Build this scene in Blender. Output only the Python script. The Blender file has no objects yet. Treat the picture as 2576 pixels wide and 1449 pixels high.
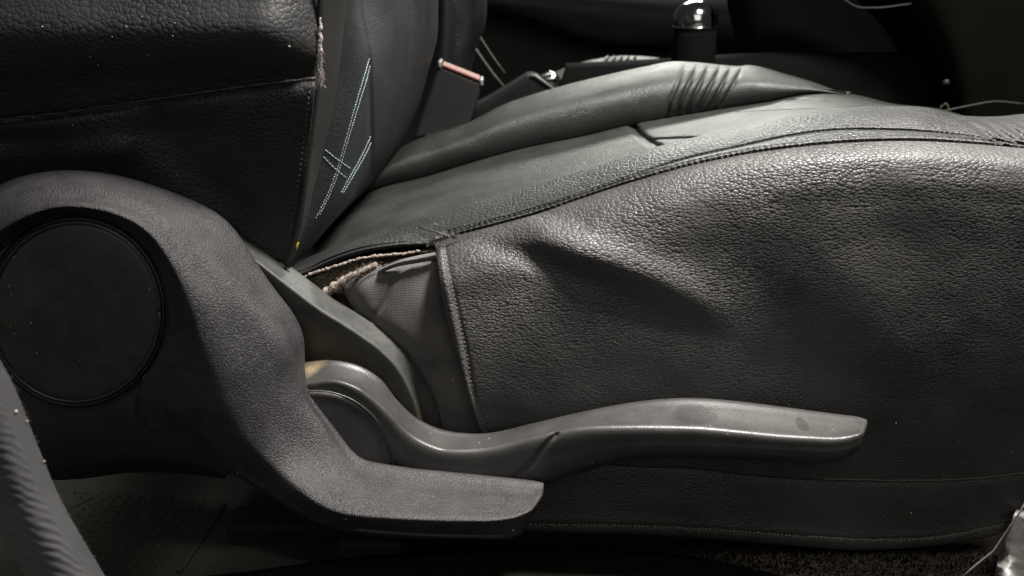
import bpy, math, random
import numpy as np
from mathutils import Vector
from mathutils.bvhtree import BVHTree
random.seed(7); RNG = np.random.default_rng(7)
S = bpy.context.scene
C = S.collection

# ------------------------------------------------------------------ camera, world, lamps, exposure
F = 1288/math.tan(math.radians(32.5))            # focal length in units of a 2576 px wide survey of the photo
PITCH = math.radians(24)
CAM = np.array([0.0, -0.484, 0.2156])
cam = bpy.data.cameras.new('camera'); camo = bpy.data.objects.new('camera', cam); C.objects.link(camo)
camo.location = CAM; camo.rotation_euler = (math.radians(66), 0, 0)
cam.sensor_width = 36; cam.lens = 18/math.tan(math.radians(32.5)); cam.clip_start = .01; cam.clip_end = 50
cam.dof.use_dof = True; cam.dof.focus_distance = .54; cam.dof.aperture_fstop = 9
S.camera = camo
w = bpy.data.worlds.new('World'); S.world = w; w.use_nodes = True
w.node_tree.nodes['Background'].inputs[0].default_value = (.8, .9, 1, 1)
w.node_tree.nodes['Background'].inputs[1].default_value = .05
S.view_settings.view_transform = 'Standard'; S.view_settings.look = 'None'
S.view_settings.exposure = 0; S.view_settings.gamma = 1

def area(name, loc, aim, size, power, col, size_y=None, spread=180):
    l = bpy.data.lights.new(name, 'AREA'); l.energy = power; l.color = col; l.size = size
    if size_y: l.shape = 'RECTANGLE'; l.size_y = size_y
    l.spread = math.radians(spread)
    o = bpy.data.objects.new(name, l); C.objects.link(o); o.location = loc
    o.rotation_euler = (Vector(aim)-Vector(loc)).to_track_quat('-Z', 'Y').to_euler()
    return o
area('ceiling_lamp', (.40, -.045, 1.05), (.20, -.01, 0), .22, 16.0, (1, .965, .92), None, 85)      # lamp above the open door
area('far_window_lamp', (.35, 1.75, .80), (.12, .2, 0), .55, 18.0, (.97, 1, .90), .35)  # light entering the far window

area('garage_lamp', (.15, -1.7, 1.25), (.05, 0, -.05), 1.3, 13.0, (1, .95, .88))                                # added wide soft fill behind the camera, standing in for garage bounce

# ------------------------------------------------------------------ helpers
def W(P, y=None):
    """survey pixel (px,py) on the lateral plane Y -> world point"""
    P = np.asarray(P, float)
    px, py, Y = P[..., 0], P[..., 1], P[..., 2]
    a = (px-1288)/F; v = (724.5-py)/F
    dy = math.cos(PITCH)+v*math.sin(PITCH); dz = -math.sin(PITCH)+v*math.cos(PITCH)
    t = (Y-CAM[1])/dy
    return np.stack([CAM[0]+a*t, Y, CAM[2]+dz*t], -1)
def w1(px, py, Y): return Vector(W((px, py, Y)))
def crm(P, n, ends=None, par=None):
    """Catmull-Rom (cubic Hermite with chord parameters) through rows P (k,...) at n samples along axis 0"""
    P = np.asarray(P, float); k = len(P)
    if par is None:
        D_ = P[1:]-P[:-1]
        if P.shape[-1] == 3: D_ = D_*np.array([1, 1, 2000.])
        d = np.maximum(np.linalg.norm(D_.reshape(k-1, -1), axis=1), 1e-6)**.8
        T = np.concatenate([[0], np.cumsum(d)])
    else: T = np.asarray(par, float)
    u = np.linspace(0, T[-1], n) if np.isscalar(n) else np.asarray(n)*T[-1]
    if k == 2:
        f = (u/T[-1]).reshape((-1,)+(1,)*(P.ndim-1)); return P[0]*(1-f)+P[1]*f
    sh = (-1,)+(1,)*(P.ndim-1)
    dl = (P[1:]-P[:-1])/np.diff(T).reshape(sh)
    m = np.empty_like(P); m[0] = dl[0]; m[-1] = dl[-1]
    h = np.diff(T)
    m[1:-1] = (dl[:-1]*h[1:].reshape(sh)+dl[1:]*h[:-1].reshape(sh))/(h[1:]+h[:-1]).reshape(sh)
    i = np.clip(np.searchsorted(T, u, 'right')-1, 0, k-2)
    hh = (T[i+1]-T[i]); s = ((u-T[i])/hh).reshape(sh); hh = hh.reshape(sh)
    return (2*s**3-3*s**2+1)*P[i]+(s**3-2*s**2+s)*hh*m[i]+(-2*s**3+3*s**2)*P[i+1]+(s**3-s**2)*hh*m[i+1]
def arc(P, n):
    """resample a polyline through CR at even arc length in the picture"""
    Q = crm(P, 400); d = np.concatenate([[0], np.cumsum(np.linalg.norm(np.diff(Q[:, :2], axis=0), axis=1))])
    u = np.linspace(0, d[-1], n)
    return np.stack([np.interp(u, d, Q[:, j]) for j in range(Q.shape[1])], -1)
def dist(G, line):
    """distance in survey px of points G(...,>=2) to a polyline; also the fraction along it and the side"""
    L = crm(np.asarray(line, float)[:, :2], 60); A = L[:-1]; D = L[1:]-A; n2 = (D**2).sum(1)
    p = G[..., :2].reshape(-1, 2); best = np.full(len(p), 1e9); fr = np.zeros(len(p)); sd = np.zeros(len(p))
    for k in range(len(A)):
        q = p-A[k]; t = np.clip((q@D[k])/n2[k], 0, 1); e = q-t[:, None]*D[k]; d = np.hypot(e[:, 0], e[:, 1])
        b = d < best; best[b] = d[b]; fr[b] = (k+t[b])/len(A); sd[b] = (D[k][0]*q[b, 1]-D[k][1]*q[b, 0])
    sh = G.shape[:-1]
    return best.reshape(sh), fr.reshape(sh), np.sign(sd).reshape(sh)
def groove(G, line, wd, dp, fade=0):
    d, f, s = dist(G, line); e = np.exp(-(d/wd)**2)*dp
    if fade: e = e*np.clip(np.minimum(f, 1-f)/fade, 0, 1)
    return e
def noise2(x, y, sc, seed=0):
    """cheap smooth noise from sines"""
    r = np.random.default_rng(seed); o = 0
    for k in range(7):
        a = r.uniform(0, 6.28); f = r.uniform(.5, 1.6)/sc
        o = o+np.sin((x*math.cos(a)+y*math.sin(a))*f*6.28+r.uniform(0, 6.28))
    return o/7
def mesh(name, V, Fc, mat, parent=None, smooth=True):
    me = bpy.data.meshes.new(name)
    V = np.asarray(V, float).reshape(-1, 3)
    me.from_pydata(V.tolist(), [], [list(map(int, f)) for f in Fc]); me.update()
    if smooth: me.polygons.foreach_set('use_smooth', [True]*len(me.polygons))
    if mat: me.materials.append(mat)
    o = bpy.data.objects.new(name, me); C.objects.link(o)
    if parent: setpar(o, parent)
    return o
def setpar(o, p):
    o.parent = p; o.matrix_parent_inverse = world(p).inverted()
def world(p):
    from mathutils import Matrix
    m = Matrix.Translation(p.location) @ p.rotation_euler.to_matrix().to_4x4()
    return m if not p.parent else world(p.parent) @ p.matrix_parent_inverse @ m
def gridfaces(nv, nu, closed=False):
    i = np.arange(nv-1)[:, None]*nu; r = nu if closed else nu-1
    j = np.arange(r)[None]; j2 = (j+1) % nu
    return np.stack([i+j, i+j2, i+nu+j2, i+nu+j], -1).reshape(-1, 4)
def setuv(o, uv):
    me = o.data; l = me.uv_layers.new(name='UVMap'); idx = np.empty(len(me.loops), int); me.loops.foreach_get('vertex_index', idx)
    l.data.foreach_set('uv', uv[idx].ravel())
def gridmesh(name, P, mat, parent=None, thick=0, flip=False):
    nv, nu = P.shape[:2]; f = gridfaces(nv, nu)
    nr = np.cross(P[1:, :-1]-P[:-1, :-1], P[:-1, 1:]-P[:-1, :-1]); vw = CAM-P[:-1, :-1]     # faces look out towards the open door
    flip = (nr*vw).sum(-1).mean()/1 > 0
    if flip: f = f[:, ::-1]
    o = mesh(name, P, f, mat, parent)
    du = np.linalg.norm(np.diff(P, axis=1), axis=2).mean(0); dv = np.linalg.norm(np.diff(P, axis=0), axis=2).mean(1)
    U = np.concatenate([[0], np.cumsum(du)]); V = np.concatenate([[0], np.cumsum(dv)])
    uu, vv = np.meshgrid(U, V); setuv(o, np.stack([uu, vv], -1).reshape(-1, 2))
    if thick:
        m = o.modifiers.new('thick', 'SOLIDIFY'); m.thickness = thick; m.offset = -1
    return o
def loft(name, curves, nu, nv, mat, parent=None, off=None, thick=.0025, flip=False, par=None):
    K = np.stack([arc(c, nu) for c in curves])          # (k,nu,3) survey px + Y
    G = crm(K, nv, par=par)
    if off is not None: G[..., 2] += off(G)
    o = gridmesh(name, W(G), mat, parent, thick, flip)
    return o, G
def ring_sweep(name, stations, nlong, nring, mat, parent=None, off=None, cap0=False, cap1=True, smooth_y=0):
    """closed tube through stations, each a closed list of (px,py,Y)"""
    R = []
    for s in stations:
        s = np.array(list(s)+[s[0]], float)
        R.append(s)
    R = np.stack(R)                                         # (k, m+1, 3)
    A = crm(R, nlong)                                       # along
    if smooth_y:
        g = np.exp(-(np.arange(-smooth_y, smooth_y+1)/(smooth_y/2))**2); g /= g.sum()
        pad = np.concatenate([A[:1]]*smooth_y+[A]+[A[-1:]]*smooth_y)
        Asm = sum(g[k]*pad[k:k+nlong] for k in range(2*smooth_y+1)); wgt = np.clip(np.minimum(np.arange(nlong), nlong-1-np.arange(nlong))/smooth_y, 0, 1)[:, None, None]
        A = A*(1-wgt)+Asm*wgt
    # around: closed CR by wrapping
    B = np.concatenate([A[:, -3:-1], A, A[:, 1:3]], 1)
    Tm = np.linalg.norm(np.diff(B*np.array([1, 1, 2200]), axis=1), axis=2).mean(0)**.7
    T = np.concatenate([[0], np.cumsum(Tm)]); lo = T[2]/T[-1]; hi = T[-3]/T[-1]
    u = np.linspace(lo, hi, nring+1)[:-1]
    G = crm(B.transpose(1, 0, 2), u, par=T).transpose(1, 0, 2)
    if cap1:
        c = G[-1].mean(0); dirn = (G[-1].mean(0)-G[-3].mean(0)); dirn[2] = 0; dirn = dirn/np.linalg.norm(dirn[:2])
        for sc, mv in ((.93, 4), (.8, 8), (.5, 10), (.02, 11)):
            G = np.concatenate([G, (c+(G[nlong-1]-c)*sc+dirn*mv)[None]], 0)
    if off is not None: G[..., 2] += off(G)
    f = gridfaces(len(G), nring, True)
    o = mesh(name, W(G), f, mat, parent)
    return o, G
def tube(name, pts, r, mat, parent=None, n=8, taper=False):
    pts = [Vector(p) for p in pts]; V = []; k = len(pts)
    for i, p in enumerate(pts):
        t = (pts[min(i+1, k-1)]-pts[max(i-1, 0)]).normalized()
        a = t.cross(Vector((.31, .2, .9))).normalized(); b = t.cross(a)
        rr = (r[i] if hasattr(r, '__len__') else r)
        for j in range(n):
            th = 6.2832*j/n; V.append(p+(a*math.cos(th)+b*math.sin(th))*rr)
    f = [list(q) for q in gridfaces(k, n, True)]+[list(range(n))[::-1], [(k-1)*n+j for j in range(n)]]
    return mesh(name, V, f, mat, parent)
class Acc:                                                 # collects small bits into one mesh
    def __init__(s): s.V = []; s.F = []
    def add(s, V, Fc):
        b = len(s.V); s.V += [tuple(v) for v in V]; s.F += [[b+i for i in f] for f in Fc]
    def spindle(s, a, b, r, up):
        a = Vector(a); b = Vector(b); d = b-a
        u = Vector(up).normalized(); t = d.normalized(); sd = t.cross(u).normalized(); u = sd.cross(t)
        V = [a]
        for f in (.18, .82):
            for j in range(5):
                th = 6.2832*j/5; V.append(a+d*f+(sd*math.cos(th)+u*math.sin(th)*.8)*r)
        V.append(b)
        Fc = [[0, 1+(j+1) % 5, 1+j] for j in range(5)]+[[1+j, 1+(j+1) % 5, 6+(j+1) % 5, 6+j] for j in range(5)]+[[11, 6+j, 6+(j+1) % 5] for j in range(5)]
        s.add(V, Fc)
    def hair(s, pts, r):
        n = 3; V = []; k = len(pts); pts = [Vector(p) for p in pts]
        for i, p in enumerate(pts):
            t = (pts[min(i+1, k-1)]-pts[max(i-1, 0)]).normalized(); a = t.cross(Vector((.3, .9, .2))).normalized(); b = t.cross(a)
            rr = r*(1-.7*i/(k-1))
            for j in range(n): V.append(p+(a*math.cos(2.0944*j)+b*math.sin(2.0944*j))*rr)
        s.add(V, [list(q) for q in gridfaces(k, n, True)])
    def build(s, name, mat, parent=None, stuff=True, smooth=True):
        o = mesh(name, s.V, s.F, mat, parent, smooth)
        if stuff: o['kind'] = 'stuff'
        return o
BV = {}
def bvh(o):
    if o.name not in BV:
        BV[o.name] = BVHTree.FromPolygons([v.co[:] for v in o.data.vertices], [p.vertices[:] for p in o.data.polygons])
    return BV[o.name]
def hit(o, px, py):
    d = (w1(px, py, 1)-Vector(CAM)).normalized()
    p, n, i, dd = bvh(o).ray_cast(Vector(CAM), d)
    if p is None: return None
    if n.dot(d) > 0: n = -n
    return p, n
def stitches(acc, o, line, step, frac, r, jit=0, lift=.3):
    L = arc(np.array([(a, b, 0) for a, b in line], float), 300)[:, :2]
    d = np.concatenate([[0], np.cumsum(np.linalg.norm(np.diff(L, axis=0), axis=1))]); n = int(d[-1]/step)
    for k in range(n):
        u0, u1 = k*step, k*step+step*frac
        q = [(np.interp(u, d, L[:, 0])+random.uniform(-jit, jit), np.interp(u, d, L[:, 1])+random.uniform(-jit, jit)) for u in (u0, u1)]
        h = [hit(o, *p) for p in q]
        if h[0] and h[1] and (h[0][0]-h[1][0]).length < .02: acc.spindle(h[0][0]+h[0][1]*r*lift, h[1][0]+h[1][1]*r*lift, r, h[0][1])
def thing(name, label, cat, loc=(0, 0, 0), group=None):
    o = bpy.data.objects.new(name, None); C.objects.link(o); o.location = loc; o.empty_display_size = .05
    return tag(o, label, cat, group)
def tag(o, label, cat, group=None):
    o['label'] = label; o['category'] = cat
    if group: o['group'] = group
    return o

# ------------------------------------------------------------------ materials
def newmat(name):
    m = bpy.data.materials.new(name); m.use_nodes = True; nt = m.node_tree
    return m, nt, nt.nodes['Principled BSDF']
def N(nt, t, **kw):
    n = nt.nodes.new(t)
    for k, v in kw.items():
        if k.startswith('_'): setattr(n, k[1:], v)
        else: n.inputs[k.replace('__', ' ')].default_value = v
    return n
def lk(nt, a, b): nt.links.new(a, b)
def coords(nt, scale, uv=False, warp=0, wscale=60):
    tc = nt.nodes.new('ShaderNodeTexCoord'); src = tc.outputs['UV' if uv else 'Object']
    if warp:
        nz = N(nt, 'ShaderNodeTexNoise', Scale=wscale, Detail=2.0); lk(nt, src, nz.inputs['Vector'])
        ma = N(nt, 'ShaderNodeVectorMath', _operation='MULTIPLY_ADD'); ma.inputs[1].default_value = (warp,)*3
        lk(nt, nz.outputs['Color'], ma.inputs[0]); lk(nt, src, ma.inputs[2]); src = ma.outputs[0]
    mp = nt.nodes.new('ShaderNodeMapping'); mp.inputs['Scale'].default_value = scale; lk(nt, src, mp.inputs['Vector'])
    return mp.outputs['Vector']
def ramp(nt, src, stops):
    r = nt.nodes.new('ShaderNodeValToRGB'); e = r.color_ramp.elements
    while len(e) < len(stops): e.new(.5)
    for k, (p, c) in enumerate(stops): e[k].position = p; e[k].color = (*c, 1) if hasattr(c, '__len__') else (c, c, c, 1)
    lk(nt, src, r.inputs['Fac']); return r.outputs['Color']
def leather(name, col, rough, cell, bump=.5, uv=False, spec=.5, dist=.0012, wear=.3):
    """pebbled leather: Voronoi pebbles with raised centres, fine pore noise, slight wear variation"""
    m, nt, b = newmat(name)
    v = coords(nt, cell, uv, .004, 90)
    vo = N(nt, 'ShaderNodeTexVoronoi', _feature='SMOOTH_F1', Scale=1.0, Smoothness=.25); lk(nt, v, vo.inputs['Vector'])
    ve = N(nt, 'ShaderNodeTexVoronoi', _feature='DISTANCE_TO_EDGE', Scale=1.0); lk(nt, v, ve.inputs['Vector'])
    pw = N(nt, 'ShaderNodeMath', _operation='MULTIPLY'); lk(nt, vo.outputs['Distance'], pw.inputs[0]); lk(nt, vo.outputs['Distance'], pw.inputs[1])
    mr = N(nt, 'ShaderNodeMapRange'); mr.inputs[1].default_value = 0; mr.inputs[2].default_value = .16; mr.inputs[3].default_value = 0; mr.inputs[4].default_value = .45; lk(nt, ve.outputs['Distance'], mr.inputs[0])
    mr.interpolation_type = 'SMOOTHSTEP'
    mx = N(nt, 'ShaderNodeMath', _operation='MULTIPLY_ADD'); mx.inputs[1].default_value = -1.3
    lk(nt, pw.outputs[0], mx.inputs[0]); lk(nt, mr.outputs[0], mx.inputs[2])
    nz = N(nt, 'ShaderNodeTexNoise', Scale=900, Detail=3.0)
    tc = nt.nodes.new('ShaderNodeTexCoord'); lk(nt, tc.outputs['Object'], nz.inputs['Vector'])
    ad = N(nt, 'ShaderNodeMath', _operation='MULTIPLY_ADD'); ad.inputs[1].default_value = .12
    lk(nt, nz.outputs['Fac'], ad.inputs[0]); lk(nt, mx.outputs[0], ad.inputs[2])
    bp = N(nt, 'ShaderNodeBump', Strength=bump, Distance=dist); lk(nt, ad.outputs[0], bp.inputs['Height'])
    lk(nt, bp.outputs['Normal'], b.inputs['Normal'])
    n3 = N(nt, 'ShaderNodeTexNoise', Scale=22, Detail=3.0); lk(nt, tc.outputs['Object'], n3.inputs['Vector'])
    lk(nt, ramp(nt, n3.outputs['Fac'], [(.3, bump*.6), (.7, bump*1.2)]), bp.inputs['Strength'])
    n2 = N(nt, 'ShaderNodeTexNoise', Scale=14, Detail=5.0, Roughness=.65); lk(nt, tc.outputs['Object'], n2.inputs['Vector'])
    c0 = tuple(x*(1-wear) for x in col); c1 = tuple(x*(1+wear) for x in col)
    lk(nt, ramp(nt, n2.outputs['Fac'], [(.3, c0), (.7, c1)]), b.inputs['Base Color'])
    lk(nt, ramp(nt, n2.outputs['Fac'], [(.3, rough-.09), (.7, rough+.09)]), b.inputs['Roughness'])
    b.inputs['Specular IOR Level'].default_value = spec
    return m
def plastic(name, col, rough, grain=1500, bump=.25, spec=.5, dust=0, dcol=(.25, .22, .17), dscale=25, dlo=.5, dhi=.8, dist=.0004):
    m, nt, b = newmat(name)
    tc = nt.nodes.new('ShaderNodeTexCoord')
    nz = N(nt, 'ShaderNodeTexNoise', Scale=grain, Detail=2.0); lk(nt, tc.outputs['Object'], nz.inputs['Vector'])
    bp = N(nt, 'ShaderNodeBump', Strength=bump, Distance=dist); lk(nt, nz.outputs['Fac'], bp.inputs['Height']); lk(nt, bp.outputs['Normal'], b.inputs['Normal'])
    n2 = N(nt, 'ShaderNodeTexNoise', Scale=dscale, Detail=7.0, Roughness=.7); lk(nt, tc.outputs['Object'], n2.inputs['Vector'])
    base = ramp(nt, n2.outputs['Fac'], [(.25, tuple(x*.8 for x in col)), (.75, tuple(x*1.2 for x in col))])
    if dust:
        f = ramp(nt, n2.outputs['Fac'], [(dlo, 0), (dhi, dust)])
        mx = N(nt, 'ShaderNodeMix', _data_type='RGBA'); mx.inputs['B'].default_value = (*dcol, 1)
        lk(nt, f, mx.inputs['Factor']); lk(nt, base, mx.inputs['A']); base = mx.outputs['Result']
    if dust:
        f2 = ramp(nt, nz.outputs['Fac'], [(.56, 0), (.72, .45*dust)])
        m2 = N(nt, 'ShaderNodeMix', _data_type='RGBA'); m2.inputs['B'].default_value = (*[min(1, 2.2*q) for q in dcol], 1)
        lk(nt, f2, m2.inputs['Factor']); lk(nt, base, m2.inputs['A']); base = m2.outputs['Result']
    lk(nt, base, b.inputs['Base Color'])
    lk(nt, ramp(nt, n2.outputs['Fac'], [(.3, rough-.05), (.75, rough+.08)]), b.inputs['Roughness'])
    b.inputs['Specular IOR Level'].default_value = spec
    return m
def stain(m, spots, col, soft=0):
    """wiped patches of their own shape: list of (world point, radii) blended into the base colour"""
    nt = m.node_tree; b = nt.nodes['Principled BSDF']; old = b.inputs['Base Color'].links[0].from_socket
    tc = nt.nodes.new('ShaderNodeTexCoord')
    nz = N(nt, 'ShaderNodeTexNoise', Scale=260, Detail=8.0, Roughness=.7); lk(nt, tc.outputs['Object'], nz.inputs['Vector'])
    for p, r, s in spots:
        sub = N(nt, 'ShaderNodeVectorMath', _operation='SUBTRACT'); sub.inputs[1].default_value = p; lk(nt, tc.outputs['Object'], sub.inputs[0])
        dv = N(nt, 'ShaderNodeVectorMath', _operation='DIVIDE'); dv.inputs[1].default_value = r; lk(nt, sub.outputs[0], dv.inputs[0])
        ln = N(nt, 'ShaderNodeVectorMath', _operation='LENGTH'); lk(nt, dv.outputs[0], ln.inputs[0])
        ad = N(nt, 'ShaderNodeMath', _operation='MULTIPLY_ADD'); ad.inputs[1].default_value = .9 if not soft else 1.3; lk(nt, nz.outputs['Fac'], ad.inputs[0]); lk(nt, ln.outputs['Value'], ad.inputs[2])
        f = ramp(nt, ad.outputs[0], [(.90, s), (1.0, 0)]) if False else None
        mr = N(nt, 'ShaderNodeMapRange'); mr.inputs[1].default_value = 1.25-soft; mr.inputs[2].default_value = 1.45+soft; mr.inputs[3].default_value = s; mr.inputs[4].default_value = 0
        lk(nt, ad.outputs[0], mr.inputs[0])
        mx = N(nt, 'ShaderNodeMix', _data_type='RGBA'); mx.inputs['B'].default_value = (*col, 1)
        lk(nt, mr.outputs[0], mx.inputs['Factor']); lk(nt, old, mx.inputs['A']); old = mx.outputs['Result']
    lk(nt, old, b.inputs['Base Color'])
def flat(name, col, rough=.5, metal=0, spec=.5, alpha=1, sheen=0):
    m, nt, b = newmat(name); b.inputs['Base Color'].default_value = (*col, 1); b.inputs['Roughness'].default_value = rough
    b.inputs['Metallic'].default_value = metal; b.inputs['Specular IOR Level'].default_value = spec
    nz = N(nt, 'ShaderNodeTexNoise', Scale=300, Detail=3.0); tc = nt.nodes.new('ShaderNodeTexCoord'); lk(nt, tc.outputs['Object'], nz.inputs['Vector'])
    lk(nt, ramp(nt, nz.outputs['Fac'], [(.3, tuple(x*.8 for x in col)), (.7, tuple(min(1, x*1.2) for x in col))]), b.inputs['Base Color'])
    return m
def weave(name, col, rough, sc, bump=.4):
    m, nt, b = newmat(name); v = coords(nt, (sc, sc, sc))
    w1_ = N(nt, 'ShaderNodeTexWave', Scale=1.0, _bands_direction='X'); w2_ = N(nt, 'ShaderNodeTexWave', Scale=1.0, _bands_direction='Z')
    for q in (w1_, w2_): lk(nt, v, q.inputs['Vector'])
    mu = N(nt, 'ShaderNodeMath', _operation='MULTIPLY'); lk(nt, w1_.outputs['Fac'], mu.inputs[0]); lk(nt, w2_.outputs['Fac'], mu.inputs[1])
    bp = N(nt, 'ShaderNodeBump', Strength=bump, Distance=.0006); lk(nt, mu.outputs[0], bp.inputs['Height']); lk(nt, bp.outputs['Normal'], b.inputs['Normal'])
    nz = N(nt, 'ShaderNodeTexNoise', Scale=40, Detail=6.0); tc = nt.nodes.new('ShaderNodeTexCoord'); lk(nt, tc.outputs['Object'], nz.inputs['Vector'])
    n4 = N(nt, 'ShaderNodeTexNoise', Scale=1400, Detail=2.0); lk(nt, tc.outputs['Object'], n4.inputs['Vector'])
    a4 = N(nt, 'ShaderNodeMath', _operation='MULTIPLY_ADD'); a4.inputs[1].default_value = .8; lk(nt, n4.outputs['Fac'], a4.inputs[0]); lk(nt, nz.outputs['Fac'], a4.inputs[2])
    lk(nt, ramp(nt, a4.outputs[0], [(.6, tuple(x*.55 for x in col)), (1.0, tuple(x*1.4 for x in col))]), b.inputs['Base Color'])
    b.inputs['Roughness'].default_value = rough; b.inputs['Specular IOR Level'].default_value = .25
    b.inputs['Sheen Weight'].default_value = .15
    return m
def fuzz(name, c0, c1, sc=350):
    m, nt, b = newmat(name); tc = nt.nodes.new('ShaderNodeTexCoord')
    nz = N(nt, 'ShaderNodeTexNoise', Scale=sc, Detail=6.0, Roughness=.75); lk(nt, tc.outputs['Object'], nz.inputs['Vector'])
    lk(nt, ramp(nt, nz.outputs['Fac'], [(.35, c0), (.68, c1)]), b.inputs['Base Color'])
    bp = N(nt, 'ShaderNodeBump', Strength=.9, Distance=.002); lk(nt, nz.outputs['Fac'], bp.inputs['Height']); lk(nt, bp.outputs['Normal'], b.inputs['Normal'])
    b.inputs['Roughness'].default_value = .95; b.inputs['Specular IOR Level'].default_value = .1
    return m

M = {}
M['side'] = leather('pebbled_side_leather', (.035, .0335, .0322), .50, (355, 410, 590), .62, spec=.40, dist=.0007)
M['bolster'] = leather('pebbled_bolster_leather', (.0165, .0162, .0163), .46, (370, 450, 540), .5, spec=.34, dist=.0008)
M['smooth'] = leather('smooth_seat_leather', (.021, .0238, .0205), .44, (650, 650, 650), .5, spec=.5, dist=.0006)
M['back'] = leather('backrest_leather', (.015, .0146, .015), .55, (330, 330, 380), .45, spec=.32, dist=.0008)
M['blueblack'] = leather('cool_black_leather', (.0145, .0152, .0168), .5, (600, 500, 420), .4, spec=.38, dist=.0006)
M['shell'] = plastic('grained_lever_plastic', (.0172, .0160, .0170), .50, 1250, 1.0, .5, .20, (.085, .082, .079), 60, .42, .85, .0009)
M['cap'] = plastic('dull_cap_plastic', (.032, .031, .030), .58, 1200, .35, .32, .35, (.085, .08, .07), 30, .48, .85)
M['lever'] = plastic('satin_lever_plastic', (.030, .0295, .028), .40, 1300, .5, .5, .20, (.068, .065, .060), 34, .30, .66)
M['trim'] = plastic('dusty_trim_plastic', (.038, .040, .039), .5, 1100, .4, .45, .3, (.11, .09, .06), 60, .45, .8)
M['dark'] = plastic('dark_cabin_plastic', (.008, .0082, .0082), .75, 700, .3, .12)
M['black'] = plastic('matt_black_trim', (.0045, .0046, .0044), .92, 500, .3, .05)
M['olive'] = plastic('olive_black_vinyl', (.009, .0088, .0075), .55, 500, .3, .4)
M['fabric'] = weave('woven_black_fabric', (.058, .054, .051), .85, 290, .5)
M['felt'] = fuzz('brown_felt', (.02, .014, .008), (.13, .10, .065))
M['lint'] = fuzz('pale_lint', (.20, .165, .14), (.42, .36, .32), 500)
M['carpet'] = fuzz('dark_carpet', (.006, .005, .004), (.03, .024, .018), 240)
M['fibre'] = flat('grey_fibre', (.20, .175, .145), .9, spec=.1)
M['thread_dark'] = flat('dark_thread', (.03, .029, .03), .7)
M['thread_grey'] = flat('grey_thread', (.11, .105, .09), .8, spec=.2)
M['thread_blue'] = flat('pale_blue_thread', (.20, .25, .27), .7, spec=.3)
M['red'] = flat('red_button', (.17, .052, .042), .6)
M['chrome'] = flat('chrome', (.75, .75, .72), .12, 1)
M['white'] = flat('white_plastic', (.16, .16, .165), .4)
M['yellow'] = flat('yellow_husk', (.80, .55, .07), .6)
M['dust'] = flat('pale_dust', (.40, .36, .28), .9, spec=.1)
M['rubber'] = plastic('studded_rubber', (.020, .0185, .0155), .75, 300, .3, .15)
M['metal'] = plastic('dark_rail_metal', (.010, .0085, .007), .7, 200, .3, .15)
M['sill'] = plastic('brown_sill', (.010, .0085, .0065), .8, 250, .4, .1)

# ------------------------------------------------------------------ setting
fl = W(np.array([[0, 0, 0]]))
floor_z = -.285
def sheet(name, x0, x1, y0, y1, z, mat, n=2):
    xs = np.linspace(x0, x1, n); ys = np.linspace(y0, y1, n); g = np.array([[(x, y, z) for x in xs] for y in ys])
    return gridmesh(name, g, mat)
o = sheet('floor', -1.2, 1.6, -.08, 1.35, floor_z, M['carpet']); o['kind'] = 'structure'
o = sheet('ground', -4, 4, -4, 4, -.62, M['sill']); o['kind'] = 'structure'

# ------------------------------------------------------------------ driver's seat
seat = thing('driver_seat', 'worn black leather driver seat with torn cushion corner and plastic levers on its side', 'car seat', (0, .2, floor_z))

# --- cushion side panel
SEAM = [(1092, 612), (1150, 592), (1250, 566), (1346, 540), (1470, 497), (1597, 456), (1749, 414), (1901, 384), (2053, 365), (2167, 357), (2319, 355), (2433, 361), (2576, 373), (2660, 382), (2950, 430)]
LOWSEAM = [(1228, 1130), (1400, 1160), (1590, 1174), (1743, 1180), (1934, 1201), (2087, 1209), (2279, 1212), (2432, 1208), (2576, 1193), (2660, 1180), (2950, 1130)]
def tilt(px): return -.012*np.clip((px-1200)/1400, 0, 1)
def tl(c, Y): return [(a, b, Y+tilt(a)) for a, b in c]
def mixc(a, b, t, n=26):
    A = arc([(x, y, 0) for x, y in a], n); B = arc([(x, y, 0) for x, y in b], n); G = A*(1-t)+B*t
    return [(g[0], g[1]) for g in G]
RIDGE = [(1250, 545), (1329, 563), (1398, 601), (1468, 637), (1537, 662), (1641, 697), (1745, 747), (1850, 800)]
VALLEY = [(1150, 603), (1242, 621), (1329, 645), (1416, 680), (1502, 715), (1589, 755), (1693, 805), (1780, 838), (1900, 890)]
BROAD = [(1900, 520), (2050, 640), (2200, 800), (2330, 960)]
BROADV = [(1720, 560), (1880, 720), (2010, 880), (2100, 1000)]
HEM = [(1119, 621), (1128, 680), (1146, 761), (1172, 878), (1192, 991), (1225, 1095)]
def side_off(G):
    d, f, s = dist(G, RIDGE); o = -.0070*np.exp(-(d/50)**2)*np.clip((f)/.2, 0, 1)*np.clip((1-f)/.5, 0, 1)
    d, f, s = dist(G, VALLEY); wd = 20+36*f; o += .0032*np.exp(-(d/wd)**2)*np.clip(f/.12, 0, 1)*np.clip((1-f)/.5, 0, 1)
    d, f, s = dist(G, BROAD); o += -.0026*np.exp(-(d/130)**2)*np.clip(f/.3, 0, 1)*np.clip((1-f)/.4, 0, 1)
    d, f, s = dist(G, BROADV); o += .0014*np.exp(-(d/100)**2)*np.clip(f/.3, 0, 1)*np.clip((1-f)/.4, 0, 1)
    o += groove(G, HEM, 5, .0016)
    d, f, s = dist(G, [(1105, 621), (1114, 680), (1131, 761), (1156, 878), (1178, 991), (1210, 1095)]); o += -.0025*np.exp(-(d/11)**2)
    o += .0014*np.exp(-(dist(G, [(1364, 540), (1400, 552), (1460, 563)])[0]/26)**2)
    x, y = G[..., 0], G[..., 1]
    o += .0007*noise2(x, y*1.4, 520, 3)+.0002*noise2(x, y*1.5, 180, 4)
    return o
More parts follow.
